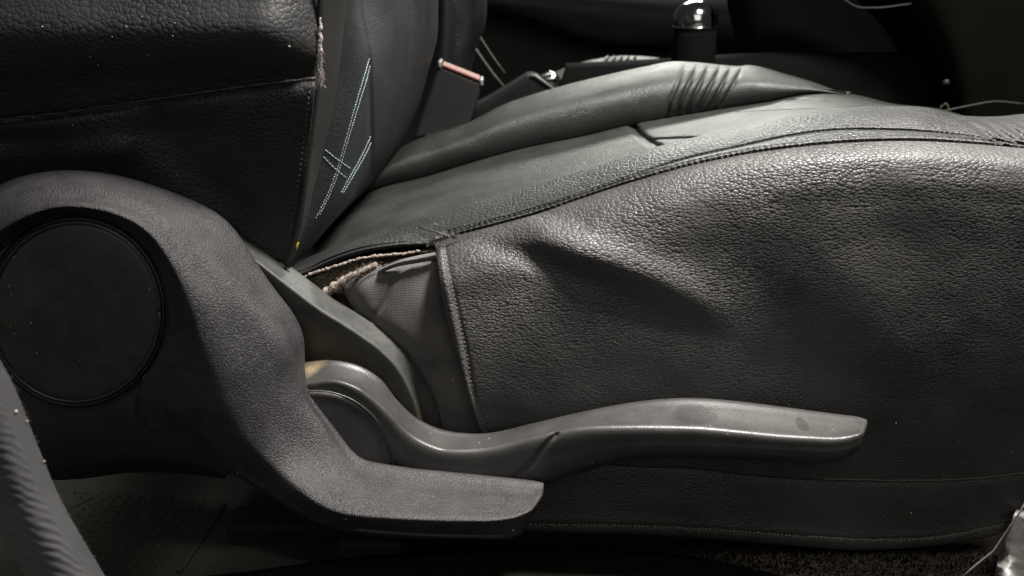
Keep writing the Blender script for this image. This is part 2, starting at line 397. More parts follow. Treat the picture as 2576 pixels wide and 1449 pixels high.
def fr_(a): return min(1, max(0, (a-1350)/700))
def sm(c, Y, dr): return [(a, b, Y-dr*fr_(a)+tilt(a)) for a, b in c]
c = [sm(SEAM, .026, .011), sm([(a, b+10) for a, b in SEAM], .021, .012)]
for t, Y, Yr in ((.04, .015, -.001), (.10, .005, -.0073), (.18, -.003, -.0088), (.30, -.0075, -.0090), (.45, -.0112, -.0094), (.62, -.0138, -.0078), (.82, -.0125, -.003), (1, -.002, .006)):
    cc = mixc(SEAM, LOWSEAM, t)
    c.append([(a, b, (lambda f: Y*(1-f)+Yr*f)(min(1, max(0, (a-1350)/700)))+tilt(a)) for a, b in cc])
# the rear edge follows the welt instead of a straight blend
WELT = np.array([(1092, 614), (1094, 630), (1098, 665), (1106, 724), (1122, 790), (1139, 861), (1163, 930), (1186, 1000), (1226, 1130)], float)
for row in c[1:]:
    e = row[0]; x = np.interp(e[1], WELT[:, 1], WELT[:, 0]); dx = x-e[0]
    for k in range(len(row)):
        row[k] = (row[k][0]+dx*math.exp(-((row[k][0]-e[0])/300)**2), row[k][1], row[k][2])
side, sideG = loft('side_panel', c, 360, 170, M['side'], seat, side_off, .003)

# --- skirt under the side panel
LIP = [(1180, 1318), (1333, 1335), (1590, 1342), (1743, 1350), (1973, 1369), (2164, 1381), (2355, 1369), (2520, 1339), (2600, 1296), (2850, 1190)]
sk = [tl([(a, b-8) for a, b in LOWSEAM], .0105), tl(mixc(LOWSEAM, LIP, .06), .0085), tl(mixc(LOWSEAM, LIP, .35), .008), tl(mixc(LOWSEAM, LIP, .7), .009), tl(mixc(LOWSEAM, LIP, .9), .009), tl(LIP, .012), tl([(a, b+3) for a, b in LIP], .02)]
LIPST = [(1333, 1319), (1533, 1321), (1753, 1329), (2030, 1350), (2202, 1359), (2355, 1353), (2524, 1322)]
def skirt_off(G):
    o = groove(G, LIPST, 6, .0012); x, y = G[..., 0], G[..., 1]
    return o+.0012*noise2(x, y, 260, 9)
skirt, _ = loft('side_skirt', sk, 220, 60, M['side'], seat, skirt_off, .003)

# --- near bolster
TOPN = [(700, 690), (760, 655), (900, 600), (1020, 560), (1150, 522), (1350, 463), (1500, 418), (1654, 369), (1825, 327), (1977, 293), (2091, 278), (2205, 270), (2319, 270), (2414, 290), (2509, 293), (2576, 287), (2660, 285), (2950, 310)]
BOTN = [(715, 690), (757, 690), (830, 657), (905, 632), (1005, 617), (1092, 612), (1150, 592), (1250, 566), (1346, 540), (1470, 497), (1597, 456), (1749, 414), (1901, 384), (2053, 365), (2167, 357), (2319, 355), (2433, 361), (2576, 373), (2660, 382), (2950, 430)]
TOPST = [(1120, 585), (1346, 525), (1597, 440), (1711, 403), (1863, 368), (1977, 343), (2091, 328), (2243, 327), (2395, 338), (2509, 353), (2600, 366)]
PLN = [[(2380+38*k, 285+4*k*0), (2440+40*k, 310), (2500+40*k, 350-2*k), (2530+40*k, 366)] for k in range(5)]
def near_off(G):
    o = groove(G, TOPST, 3.2, .0034)+groove(G, SEAM, 3.2, .0020)+.0006*np.sin(G[..., 0]/15*6.2832)*np.exp(-(dist(G, [(a, b-9) for a, b in SEAM])[0]/8)**2)
    d, f, s = dist(G, [(a, b-10) for a, b in SEAM]); o += -.0018*np.exp(-(d/7)**2)
    for k, l in enumerate(PLN): o += groove(G, l, 7, .004)
    return o+.0008*noise2(G[..., 0], G[..., 1], 200, 12)
def withY(c, Y): return [(a, b, Y+tilt(a)) for a, b in c]
cn = [sm([(a, b+8) for a, b in BOTN], .034, .011), sm(BOTN, .027, .011), sm(mixc(BOTN, TOPN, .35), .035, .008), sm(mixc(BOTN, TOPN, .75), .050, .004), withY(TOPN, .070), withY([(a, b+12) for a, b in TOPN], .105)]
near, nearG = loft('near_bolster', cn, 420, 90, M['bolster'], seat, near_off, .003)

# --- insert
NI = [(690, 700), (760, 655), (900, 606), (1020, 568), (1150, 530), (1350, 470), (1500, 425), (1654, 376), (1825, 334), (1977, 300), (2091, 284), (2205, 276), (2319, 276), (2414, 292)]
FI = [(890, 500), (967, 469), (1067, 445), (1200, 404), (1333, 369), (1467, 342), (1597, 311), (1673, 298), (1806, 276), (1939, 255), (2015, 239), (2091, 235), (2150, 240), (2243, 262), (2357, 275), (2414, 289)]
IST = [[(1630, 352), (1740, 348), (1850, 345)], [(1850, 285), (1975, 279), (2130, 272), (2205, 266)], [(1975, 252), (2110, 258), (2200, 264)]]
def ins_off(G):
    o = groove(G, [(1590, 314), (1612, 340), (1660, 372)], 8, .035)
    for l in IST: o += groove(G, l, 4.5, .014, .1)
    d, f, s = dist(G, [(1640, 335), (1760, 318), (1900, 290)]); o += -.012*np.exp(-(d/26)**2)
    return o+.002*noise2(G[..., 0], G[..., 1]*2.2, 300, 5)
ci = [withY([(a, b+6) for a, b in NI], .118), withY(mixc(NI, FI, .05), .14), withY(mixc(NI, FI, .4), .20), withY(mixc(NI, FI, .8), .29), withY(FI, .335), withY([(a, b-2) for a, b in FI], .37)]
insert, _ = loft('seat_insert', ci, 420, 90, M['smooth'], seat, ins_off, .003)

# --- far bolster
TF = [(978, 398), (1000, 377), (1060, 347), (1180, 307), (1267, 263), (1390, 223), (1533, 187), (1625, 167), (1692, 155), (1749, 157), (1863, 166), (1882, 164), (1977, 186), (2053, 209), (2110, 231), (2135, 239)]
BF = [(880, 505), (967, 469), (1067, 445), (1200, 404), (1333, 369), (1467, 342), (1597, 311), (1673, 298), (1806, 276), (1939, 255), (2015, 240), (2091, 236), (2140, 240)]
def lineblend(a, b, t): return mixc(a, b, t, 16)
PLF = [[(1726+k*29, 165-abs(k-2.5)*1), (1700+k*28, 220), (1682+k*26, 265), (1676+k*25, 293-4.2*k)] for k in range(6)]
def far_off(G):
    o = 0
    for l in PLF: o = o+groove(G, l, 4.5, .003)
    return o+.0012*noise2(G[..., 0], G[..., 1], 260, 15)
cf = [withY([(a, b+10) for a, b in BF], .345), withY(BF, .333), withY(lineblend(BF, TF, .25), .326), withY(lineblend(BF, TF, .55), .328), withY(lineblend(BF, TF, .84), .350), withY(TF, .398), withY([(a, b+14) for a, b in TF], .46)]
far, farG = loft('far_bolster', cf, 320, 50, M['smooth'], seat, far_off, .003)
for k in range(5):                                            # raised pleats between the stitched lines
    rows = []
    for dx, dY in ((-.44, .002), (-.25, -.0012), (0, -.0022), (.25, -.0012), (.44, .002)):
        A = np.array(PLF[k], float); B = np.array(PLF[k+1], float); L = A*(.5-dx)+B*(.5+dx); L = arc(np.c_[L, np.zeros(len(L))], 14)[1:-1]
        r = []
        for p in L:
            h = hit(far, p[0], p[1]+1)
            r.append((p[0], p[1], (h[0].y if h else .40)))
        rows.append((r, dY))
    ym = [np.mean([r[0][i][2] for r in rows[1:4]]) for i in range(len(rows[0][0]))]
    rr = [[(p[0], p[1], ym[i]+dY-.0005) for i, p in enumerate(r)] for r, dY in rows]
    loft('pleat', rr, 20, 9, M['smooth'], far, None, .003)

# --- backrest: outer side in two panels
BR_EDGE = [(806, -60), (803, 0), (800, 100), (794, 196)]
MIDSEAM = [(-420, 380), (-200, 338), (0, 300), (150, 284), (300, 262), (450, 240), (620, 216), (794, 196)]
def hl(y0, y1, n=8, x0=-420, x1=800): return [(x0+(x1-x0)*k/(n-1), y0+(y1-y0)*k/(n-1)) for k in range(n)]
cb = [[(a, b, .0) for a, b in hl(-420, -420, x1=816)], [(a, b, -.006) for a, b in hl(-220, -220, x1=810)], [(a, b, -.016) for a, b in hl(-70, -70, x1=806)], [(a, b, -.0225) for a, b in hl(0, 0, x1=803)], [(a, b, -.028) for a, b in hl(90, 70, x1=801)], [(a, b, -.024) for a, b in hl(180, 125, x1=798)], [(a, b, -.0160) for a, b in hl(252, 162, x1=796)], [(a, b, -.009) for a, b in MIDSEAM]]
def bu_off(G):
    x, y = G[..., 0], G[..., 1]
    return .03*np.clip((x-640)/160, 0, 1)**2*np.clip(1-(y-60)/200, 0, 1)+.0015*noise2(x, y, 300, 21)
bup, _ = loft('backrest_upper_panel', cb, 160, 60, M['back'], seat, bu_off, .003)
BR2 = [(794, 196), (785, 290), (770, 400), (752, 530), (728, 655)]
LOWB = [(-420, 560), (-80, 520), (120, 520), (300, 560), (450, 590), (560, 620), (640, 650), (728, 658)]
F1 = [(200, 320), (330, 420), (450, 500), (560, 560)]; F2 = [(380, 300), (500, 420), (600, 560)]
def bl_off(G):
    x, y = G[..., 0], G[..., 1]
    return -.0035*np.exp(-(dist(G, F1)[0]/70)**2)+.003*np.exp(-(dist(G, F2)[0]/60)**2)-.004*np.exp(-(dist(G, [(0, 400), (150, 400), (300, 380)])[0]/40)**2)+.0015*noise2(x, y, 200, 22)
cl = [[(a, b, .000) for a, b in MIDSEAM], [(a, b+8, -.006) for a, b in MIDSEAM], [(a, b, -.004) for a, b in mixc(MIDSEAM, LOWB, .3)], [(a, b, .004) for a, b in mixc(MIDSEAM, LOWB, .7)], [(a, b, .008) for a, b in LOWB]]
for row in cl[1:]:
    e = row[-1]; x = np.interp(e[1], [p[1] for p in BR2], [p[0] for p in BR2]); row[-1] = (x, e[1], e[2])
blp, _ = loft('backrest_lower_panel', cl, 160, 60, M['back'], seat, bl_off, .003)
# --- edge strip and front face
ST0 = [(818, -420), (806, -60), (803, 0), (800, 100), (794, 196), (785, 290), (770, 400), (752, 530), (722, 668)]
ST1 = [(892, -420), (880, -60), (873, 0), (858, 150), (836, 300), (817, 370), (790, 480), (768, 570), (735, 660)]
def cols(*cs): return [[(a, b, Y) for a, b in c] for c, Y in cs]
strip, _ = loft('edge_strip', [[(a-3, b, .020) for a, b in ST0], [(a, b, .006) for a, b in ST0], [(p[0], p[1], .022) for p in mixc(ST0, ST1, .5)], [(a, b, .052) for a, b in ST1], [(a+4, b, .07) for a, b in ST1]], 120, 24, M['olive'], seat, None, .003, True)
f1 = [(912, -420), (900, -60), (905, 20), (916, 80), (927, 145), (922, 250), (900, 380), (868, 490), (770, 640)]
f2 = [(1012, -420), (1000, -60), (1004, 20), (1008, 100), (1000, 220), (962, 350), (930, 430), (880, 510), (800, 600)]
f3 = [(1114, -420), (1102, -60), (1100, 20), (1097, 100), (1080, 160), (1050, 267), (1010, 360), (975, 420), (900, 500)]
f4 = [(1116, -420), (1104, -60), (1102, 20), (1099, 100), (1082, 162), (1052, 269), (1012, 362), (977, 422), (902, 502)]
BSEAM = [(903, -20), (905, 20), (916, 80), (927, 145), (931, 250), (933, 340), (934, 440)]
def bf_off(G): return groove(G, BSEAM, 6, .008)
front, _ = loft('backrest_front', cols(([(a-2, b) for a, b in ST1], .050), (mixc(ST1, f1, .6), .075), (f1, .11), (f2, .22), (f3, .385), (f4, .44)), 140, 90, M['blueblack'], seat, bf_off, .003, True)
acc = Acc()
for a, b in (([(929, 147), (918, 185), (902, 237), (870, 350), (845, 433), (823, 490), (793, 552)], 0), ([(931, 165), (922, 200), (908, 245), (876, 350), (851, 433), (828, 492), (800, 548)], 0),
             ([(932, 343), (908, 395), (878, 448), (855, 490)], 0), ([(934, 358), (913, 400), (884, 450), (862, 487)], 0)):
    stitches(acc, front, a, 7, .95, .00042, .4)
for l in ([(810, 371), (847, 400), (883, 426)], [(806, 387), (840, 422), (872, 449)]): stitches(acc, front, l, 10, .9, .0005, .4)
acc.build('pale_stitching', M['thread_blue'], front)
acc = Acc(); stitches(acc, front, BSEAM[:4], 8, .6, .0006); acc.build('stitching', M['thread_dark'], front)
# seam threads on the backrest side
acc = Acc(); stitches(acc, blp, [(60, 300), (150, 288), (300, 266), (450, 244), (620, 220), (775, 201)], 9, .95, .0008, .8); acc.build('stitching', M['thread_grey'], blp)
tube('seam_ridge', [w1(a, b+1, -.0125+random.uniform(-.0003, .0003)) for a, b in arc([(x, y, 0) for x, y in MIDSEAM], 90)[:, :2]], [.0009+.0003*math.sin(k*1.3) for k in range(90)], M['back'], blp, 6)
acc = Acc(); stitches(acc, blp, [(780, 215), (772, 290), (758, 400), (740, 530), (722, 630)], 14, .65, .0007, .5); acc.build('stitching', M['thread_dark'], blp)
# frayed welt between strip and side panel
tube('welt', [w1(a+5, b, .002) for a, b in arc([(x, y, 0) for x, y in ST0], 60)[:, :2]], .0022, M['olive'], seat, 8)
M['core'] = fuzz('piping_core', (.26, .22, .20), (.50, .45, .42), 700)
cpts = [w1(805-.03*(y-100)+2*math.sin(y*.21)+random.uniform(-1, 1), y, -.004) for y in range(44, 206, 4)]
tube('piping_core', cpts, [.0004+.0011*math.sin(3.14*k/(len(cpts)-1))**.6*(.55+.6*random.random()) for k in range(len(cpts))], M['core'], seat, 7)
acc = Acc()
for k in range(170):
    y = random.triangular(110, 212, 185); x = 805+random.uniform(-4, 5)-.03*(y-100)
    L = random.uniform(.0015, .004)*(1.3 if y > 165 else .6)
    p = w1(x, y, -.005); d = Vector((random.gauss(0, .35), random.uniform(-.5, .1), random.gauss(-1, .45))).normalized()
    acc.hair([p, p+d*L*.5+Vector((random.gauss(0, .0005), 0, 0)), p+d*L+Vector((random.gauss(0, .001), 0, -.0006))], random.uniform(.00015, .0004))
acc.build('frayed_fibres', M['core'], seat)

# --- torn corner: fabric panel, felt, frayed backing
FT = [(950, 672), (969, 667), (1030, 650), (1092, 632), (1100, 632)]
fab = [[(880, 705, .03), (886, 691, .026), (925, 676, .022), (969, 667, .02), (1030, 650, .018), (1110, 630, .018)],
       [(868, 718, .028), (900, 712, .016), (960, 700, .012), (1020, 688, .010), (1060, 680, .010), (1120, 668, .012)],
       [(868, 742, .026), (910, 760, .010), (960, 765, .006), (1010, 762, .004), (1060, 755, .004), (1130, 745, .010)],
       [(905, 800, .02), (950, 820, .008), (1000, 830, .002), (1050, 832, .001), (1100, 825, .003), (1150, 815, .010)],
       [(960, 870, .02), (1010, 885, .010), (1050, 895, .004), (1090, 900, .002), (1130, 895, .005), (1180, 890, .012)],
       [(1020, 950, .022), (1060, 965, .014), (1090, 975, .008), (1130, 980, .006), (1170, 985, .008), (1215, 985, .015)],
       [(1060, 1080, .025), (1100, 1090, .018), (1130, 1095, .012), (1170, 1100, .012), (1210, 1100, .012), (1250, 1100, .018)]]
def fab_off(G):
    return groove(G, [(1030, 663), (985, 715), (965, 760), (940, 800)], 7, .0015)+groove(G, [(1092, 650), (1030, 662), (969, 676)], 6, .003)+.001*noise2(G[..., 0], G[..., 1], 120, 31)
fabric, _ = loft('fabric_panel', fab, 110, 110, M['fabric'], seat, fab_off, .002)
loft('fabric_hem', [[(955, 672, .018), (1000, 655, .013), (1050, 643, .011), (1095, 634, .012)], [(958, 677, .010), (1000, 661, .007), (1050, 651, .006), (1095, 642, .008)], [(962, 684, .012), (1000, 671, .009), (1050, 662, .008), (1095, 654, .010)]], 40, 12, M['fabric'], seat, None, .003)
flt = [[(740, 700, .05), (800, 672, .05), (900, 645, .048), (1000, 632, .045), (1092, 624, .04)], [(760, 715, .035), (820, 695, .035), (900, 668, .035), (980, 650, .035), (1080, 640, .035)], [(800, 745, .03), (850, 730, .03), (900, 700, .03), (960, 675, .03), (1060, 655, .03)], [(850, 790, .04), (890, 770, .04), (930, 740, .04), (980, 700, .04), (1050, 680, .04)]]
felt, _ = loft('felt_lining', flt, 80, 50, M['felt'], seat, lambda G: .003*noise2(G[..., 0], G[..., 1], 40, 33), .003)
acc = Acc()
FR = arc([(757, 699, 0), (800, 683, 0), (850, 667, 0), (905, 650, 0), (972, 641, 0), (1022, 637, 0), (1056, 630, 0)], 62)
for k in range(len(FR)-1):
    a, b = FR[k], FR[k+1]; acc.spindle(w1(a[0], a[1], .026), w1(b[0]+1, b[1]+random.uniform(-2, 3), .026), random.uniform(.0007, .0014), (0, -1, .3))
acc.build('frayed_stitching', M['lint'], seat)
loft('leather_flap', [[(740, 694, .040), (800, 677, .040), (905, 646, .036), (972, 637, .032), (1056, 628, .030), (1092, 624, .030)], [(748, 702, .030), (800, 683, .030), (905, 650, .028), (972, 641, .027), (1056, 632, .027), (1092, 629, .027)]], 60, 6, M['felt'], seat, None, .002)
rp = arc([(819, 738, .02), (856, 711, .018), (905, 684, .018), (949, 664, .02)], 24)
lump = tube('torn_foam', [w1(*p) for p in rp], [.0014+.0028*abs(math.sin(k*.9+.6))*(1-k/24)**2+.0008*random.random() for k in range(24)], M['lint'], seat, 10)
acc = Acc()
for k in range(320):
    p = rp[random.randrange(24)]; q = w1(p[0]+random.uniform(-9, 9), p[1]+random.uniform(-8, 9), p[2]-.004)
    d = Vector((random.gauss(.3, .8), random.gauss(-.4, .4), random.gauss(.2, .7))).normalized(); L = random.uniform(.001, .0035)
    acc.hair([q, q+d*L*.5+Vector((random.gauss(0, .0006), 0, random.gauss(0, .0006))), q+d*L], random.uniform(.00012, .00025))
for k in range(500):
    q = w1(random.uniform(770, 940), 0, .03); px = random.uniform(775, 950); py = np.interp(px, [775, 950], [712, 662])+random.uniform(-18, 22)
    q = w1(px, py, .031); d = Vector((random.gauss(.2, .8), random.gauss(-.5, .3), random.gauss(.2, .7))).normalized(); L = random.uniform(.001, .004)
    acc.hair([q, q+d*L*.6, q+d*L+Vector((random.gauss(0, .001), 0, 0))], .00022)
acc.build('loose_fibres', M['lint'], seat)
# loose thread tufts on the seam corner
acc = Acc()
for a in range(70):
    x = random.uniform(1080, 1150); y = np.interp(x, [1080, 1150], [610, 594])+random.uniform(-7, 5); p = w1(x, y, .018)
    d = Vector((random.gauss(0, .9), -.3, random.gauss(.1, .5))).normalized(); L = random.uniform(.002, .006)
    acc.hair([p, p+d*L*.5, p+d*L], random.uniform(.0003, .0006))
acc.build('loose_fibres', M['thread_grey'], near)
tube('loose_thread', [w1(*p) for p in ((1122, 600, .014), (1118, 590, .012), (1095, 583, .016), (1072, 577, .022), (1055, 571, .026))], .0006, M['thread_dark'], near, 6)
# stitching lines on cushion
acc = Acc(); stitches(acc, near, TOPST, 13, .6, .0006, .4); stitches(acc, near, [(a, b-3) for a, b in SEAM], 15, .6, .0007, .4); acc.build('stitching', M['thread_dark'], near)
acc = Acc(); stitches(acc, side, HEM, 11, .6, .0006, .3); stitches(acc, side, [(2070, 1204), (2150, 1206), (2279, 1208), (2432, 1204), (2576, 1189), (2640, 1182)], 8, 1.25, .0006, 1.2); acc.build('stitching', M['thread_grey'], side)
acc = Acc()
stitches(acc, skirt, LIPST, 10, .7, .0008, 1.5); stitches(acc, skirt, [(2030, 1348), (2202, 1357), (2355, 1350), (2524, 1318)], 8, 1.2, .0006, 1)
acc.build('stitching', M['thread_grey'], skirt)
acc = Acc()
for l in IST: stitches(acc, insert, [(a, b-3) for a, b in l], 7, .6, .0006)
acc.build('stitching', M['thread_dark'], insert)

# --- plastic side trim with dirt
tr = [[(585, 575, .016), (639, 612, .016), (739, 676, .016), (856, 762, .016), (949, 812, .016), (1022, 869, .016), (1066, 936, .016), (1092, 994, .016), (1112, 1085, .016)],
      [(585, 577, .012), (639, 614, .012), (739, 678, .012), (856, 764, .012), (949, 814, .012), (1022, 871, .012), (1066, 938, .012), (1094, 994, .012), (1114, 1085, .012)],
      [(583, 598, -.010), (637, 640, -.010), (721, 703, -.010), (804, 763, -.010), (887, 815, -.008), (968, 873, -.006), (1018, 930, -.004), (1053, 1000, -.002), (1078, 1085, -.002)],
      [(580, 606, -.016), (635, 648, -.016), (718, 714, -.016), (800, 776, -.016), (882, 828, -.014), (960, 884, -.012), (1008, 938, -.010), (1042, 1005, -.009), (1066, 1085, -.009)],
      [(575, 630, -.013), (625, 675, -.013), (700, 745, -.012), (785, 810, -.012), (865, 860, -.010), (940, 910, -.008), (985, 960, -.007), (1022, 1015, -.007), (1045, 1085, -.007)],
      [(570, 700, -.004), (620, 760, -.004), (690, 860, -.004), (770, 930, -.004), (850, 960, -.004), (910, 990, -.004), (950, 1020, -.004), (990, 1060, -.004), (1020, 1100, -.004)]]
trim, _ = loft('side_trim', tr, 160, 70, M['trim'], seat, None, .003)

# --- height lever with hub
def lev(A, Cc, D, Ya, Yc):
    A = np.array(A, float); Cc = np.array(Cc, float); D = np.array(D, float); l = lambda p, q, t: tuple(p*(1-t)+q*t)
    e = .0045
    return [(*l(A, Cc, .03), Ya-.001), (*l(A, Cc, .3), Ya*.7+Yc*.3), (*l(A, Cc, .7), Ya*.3+Yc*.7), (*l(A, Cc, .88), Ya*.1+Yc*.9), (*l(A, Cc, .97), Yc-.0006), (*l(Cc, D, .06), Yc-.0026), (*l(Cc, D, .16), Yc-.0036), (*l(Cc, D, .5), Yc-.0040), (*l(Cc, D, .85), Yc-.0034), (*l(Cc, D, .97), Yc-.001), (*(D+[0, 6]), Yc+.004), (*(D+[0, 4]), Ya-.004), (*(A*.4+D*.6), Ya+.006), (*(A+[0, 6]), Ya+.004)]
LV = [((740, 912), (750, 962), (760, 1010), -.012, -.030), ((775, 908), (783, 958), (790, 1003), -.012, -.031), ((832, 904), (843, 954), (843, 992), -.013, -.032), ((901, 917), (901, 973), (890, 1022), -.013, -.033), ((958, 952), (949, 1008), (930, 1062), -.013, -.033),
      ((997, 1002), (983, 1040), (960, 1112), -.013, -.034), ((1035, 1040), (1014, 1075), (985, 1160), -.013, -.035), ((1073, 1063), (1054, 1105), (1040, 1198), -.013, -.036), ((1111, 1078), (1108, 1127), (1100, 1206), -.013, -.037),
      ((1150, 1086), (1150, 1131), (1150, 1214), -.013, -.038), ((1226, 1088), (1230, 1126), (1230, 1222), -.013, -.038), ((1341, 1063), (1341, 1100), (1341, 1216), -.014, -.040), ((1456, 1036), (1456, 1076), (1456, 1182), -.015, -.043),
      ((1571, 1013), (1571, 1071), (1571, 1151), -.016, -.046), ((1686, 1000), (1696, 1072), (1700, 1143), -.017, -.048), ((1753, 999), (1760, 1074), (1760, 1144), -.018, -.049), ((1858, 1007), (1858, 1083), (1858, 1147), -.019, -.050), ((1960, 1020), (1955, 1092), (1955, 1151), -.020, -.051),
      ((2050, 1032), (2040, 1097), (2040, 1154), -.021, -.052), ((2125, 1042), (2105, 1099), (2095, 1154), -.022, -.052), ((2160, 1047), (2142, 1094), (2125, 1148), -.023, -.051), ((2178, 1053), (2165, 1088), (2148, 1136), -.025, -.049)]
GRIP = [(1400, 1092), (1383, 1106), (1365, 1130), (1341, 1160), (1316, 1182), (1285, 1208)]
def lev_off(G):
    o = groove(G, GRIP, 4.5, .003)*(G[..., 2] < -.036); x = G[..., 0]
    return o
lever, _ = ring_sweep('height_lever', [lev(*a) for a in LV], 330, 72, M['lever'], seat, lev_off)
def disc(name, cx, cy, rx, ry, Y, mat, parent, dome=.002, edge=.004, n=72, wob=None):
    rows = []
    for r, dY in ((.0, -dome), (.35, -dome*.93), (.7, -dome*.6), (.93, -dome*.15), (.985, .0004), (1.0, .0018), (1.0, edge), (1.0, .014)):
        wf = wob or (lambda t: 1)
        rows.append([(cx+rx*r*wf(6.2832*k/n)*math.cos(6.2832*k/n), cy-ry*r*wf(6.2832*k/n)*math.sin(6.2832*k/n), Y+dY) for k in range(n)])
    return mesh(name, W(np.array(rows)), gridfaces(len(rows), n, True), mat, parent)
tube('cap_rim', [w1(795+194*math.cos(t), 1178-195*math.sin(t), -.0372) for t in np.linspace(0, 1.9, 60)], .0006, M['lever'], lever, 6)
disc('pivot_cap', 795, 1178, 193, 194, -.0368, M['lever'], lever, .0012, wob=lambda t: 1 if math.sin(t) > -.05 and math.cos(t) > -.3 else .42)

# --- recline lever: boss, arm and handle in one piece
RS = []
def rl(A, B, Cc, D, E, Ya, Yb, Yc, Yd, Ye):
    Ye += .006; Yd -= .002
    return [(*A, Ya), (A[0]*.5+B[0]*.5, A[1]*.5+B[1]*.5, Ya*.5+Yb*.5), (A[0]*.1+B[0]*.9, A[1]*.1+B[1]*.9, Ya*.1+Yb*.9), (B[0]*.88+Cc[0]*.12, B[1]*.88+Cc[1]*.12, Yb*.85+Yc*.15), (*Cc, Yc), (Cc[0]*.35+D[0]*.65, Cc[1]*.35+D[1]*.65, Yd+.0016), (*D, Yd), (D[0]*.86+E[0]*.14, D[1]*.86+E[1]*.14, Yd*.93+Ye*.07), (D[0]*.2+E[0]*.8, D[1]*.2+E[1]*.8, Yd*.22+Ye*.78), (*E, Ye), (E[0]-3, E[1]+4, Ye+.012), ((E[0]*.7+A[0]*.3), (E[1]*.7+A[1]*.3), -.022), ((E[0]*.2+A[0]*.8), (E[1]*.2+A[1]*.8), -.012)]
RL = [((-150, 800), (-118, 795), (-92, 790), (-66, 788), (-44, 785), -.030, -.046, -.057, -.062, -.060),
      ((-125, 640), (-100, 655), (-78, 668), (-54, 684), (-34, 700), -.028, -.046, -.057, -.062, -.060),
      ((-70, 520), (-58, 548), (-45, 575), (-30, 605), (-12, 645), -.026, -.046, -.057, -.062, -.060),
      ((-10, 468), (0, 500), (8, 530), (18, 568), (30, 606), -.024, -.046, -.057, -.063, -.061),
      ((120, 430), (122, 462), (125, 495), (128, 522), (132, 541), -.022, -.044, -.056, -.063, -.062),
      ((262, 434), (255, 468), (247, 500), (240, 525), (232, 544), -.020, -.044, -.056, -.063, -.062),
      ((420, 478), (396, 520), (376, 545), (350, 566), (326, 582), -.020, -.048, -.057, -.063, -.062),
      ((563, 545), (470, 590), (440, 612), (410, 630), (384, 645), -.018, -.049, -.058, -.064, -.063),
      ((636, 648), (545, 660), (500, 690), (455, 712), (418, 722), -.018, -.049, -.059, -.065, -.063),
      ((694, 732), (608, 728), (560, 765), (490, 800), (424, 807), -.019, -.049, -.060, -.066, -.063),
      ((748, 800), (668, 800), (605, 850), (515, 885), (404, 890), -.020, -.049, -.060, -.067, -.063),
      ((769, 870), (725, 874), (650, 920), (545, 960), (358, 965), -.022, -.048, -.060, -.067, -.062),
      ((764, 945), (742, 945), (680, 975), (560, 1015), (340, 1040), -.028, -.046, -.059, -.067, -.059),
      ((783, 1000), (765, 1003), (710, 1035), (590, 1068), (372, 1085), -.034, -.047, -.059, -.067, -.057),
      ((838, 1070), (812, 1075), (740, 1105), (640, 1130), (498, 1143), -.038, -.051, -.061, -.068, -.060),
      ((878, 1125), (850, 1140), (780, 1165), (700, 1180), (594, 1190), -.042, -.055, -.066, -.071, -.064),
      ((912, 1155), (880, 1185), (825, 1222), (765, 1242), (689, 1248), -.045, -.060, -.077, -.083, -.078),
      ((960, 1166), (935, 1212), (885, 1262), (835, 1288), (766, 1298), -.048, -.066, -.086, -.091, -.084),
      ((1040, 1178), (1018, 1226), (985, 1275), (950, 1304), (880, 1338), -.050, -.068, -.088, -.094, -.088),
      ((1110, 1185), (1098, 1236), (1082, 1284), (1065, 1310), (1040, 1350), -.050, -.069, -.088, -.094, -.089),
      ((1200, 1194), (1195, 1242), (1190, 1286), (1185, 1313), (1172, 1353), -.050, -.069, -.088, -.094, -.089),
      ((1290, 1203), (1286, 1246), (1278, 1286), (1268, 1310), (1252, 1354), -.050, -.069, -.087, -.093, -.089),
      ((1338, 1208), (1333, 1246), (1318, 1279), (1303, 1302), (1285, 1350), -.051, -.068, -.084, -.090, -.087),
      ((1366, 1214), (1362, 1242), (1347, 1268), (1333, 1288), (1312, 1340), -.053, -.067, -.079, -.084, -.082)]
recl, _ = ring_sweep('recline_lever', [rl(*a) for a in RL], 300, 96, M['shell'], seat, lambda G: groove(G, [(900, 1330), (1040, 1341), (1150, 1345), (1262, 1345)], 3, .003)*(G[..., 2] < -.07), False, True, 13)
capo = disc('round_cap', 190, 785, 213, 226, -.0535, M['cap'], recl, .0025)
# collar behind the cap
rows = []
for r, Y in ((1.0, -.044), (1.012, -.050), (1.03, -.0525), (1.05, -.0520), (1.07, -.044), (1.08, -.01)):
    rows.append([(190+213*r*math.cos(6.2832*k/72), 785-226*r*math.sin(6.2832*k/72), Y) for k in range(73)])
gridmesh('boss_collar', W(np.array(rows)), M['shell'], recl)
tube('cap_rim', [w1(190+212*math.cos(6.2832*k/96), 785-225*math.sin(6.2832*k/96), -.0542) for k in range(97)], .0009, M['lever'], capo, 6)

# --- seat base and rails under the cushion
def box(name, x0, x1, y0, y1, z0, z1, mat, parent=None, bev=.004):
    V = [(x, y, z) for z in (z0, z1) for y in (y0, y1) for x in (x0, x1)]
    o = mesh(name, V, [(0, 2, 3, 1), (4, 5, 7, 6), (0, 1, 5, 4), (2, 6, 7, 3), (0, 4, 6, 2), (1, 3, 7, 5)], mat, parent, False)
    if bev:
        m = o.modifiers.new('bevel', 'BEVEL'); m.width = bev; m.segments = 2
    return o
box('seat_base', -.16, .40, .045, .45, -.245, -.06, M['dark'], seat)
box('seat_rail', -.25, .22, .07, .10, -.283, -.258, M['metal'], seat)
box('rail_bracket', -.135, -.085, .0, .045, -.278, -.215, M['metal'], seat)

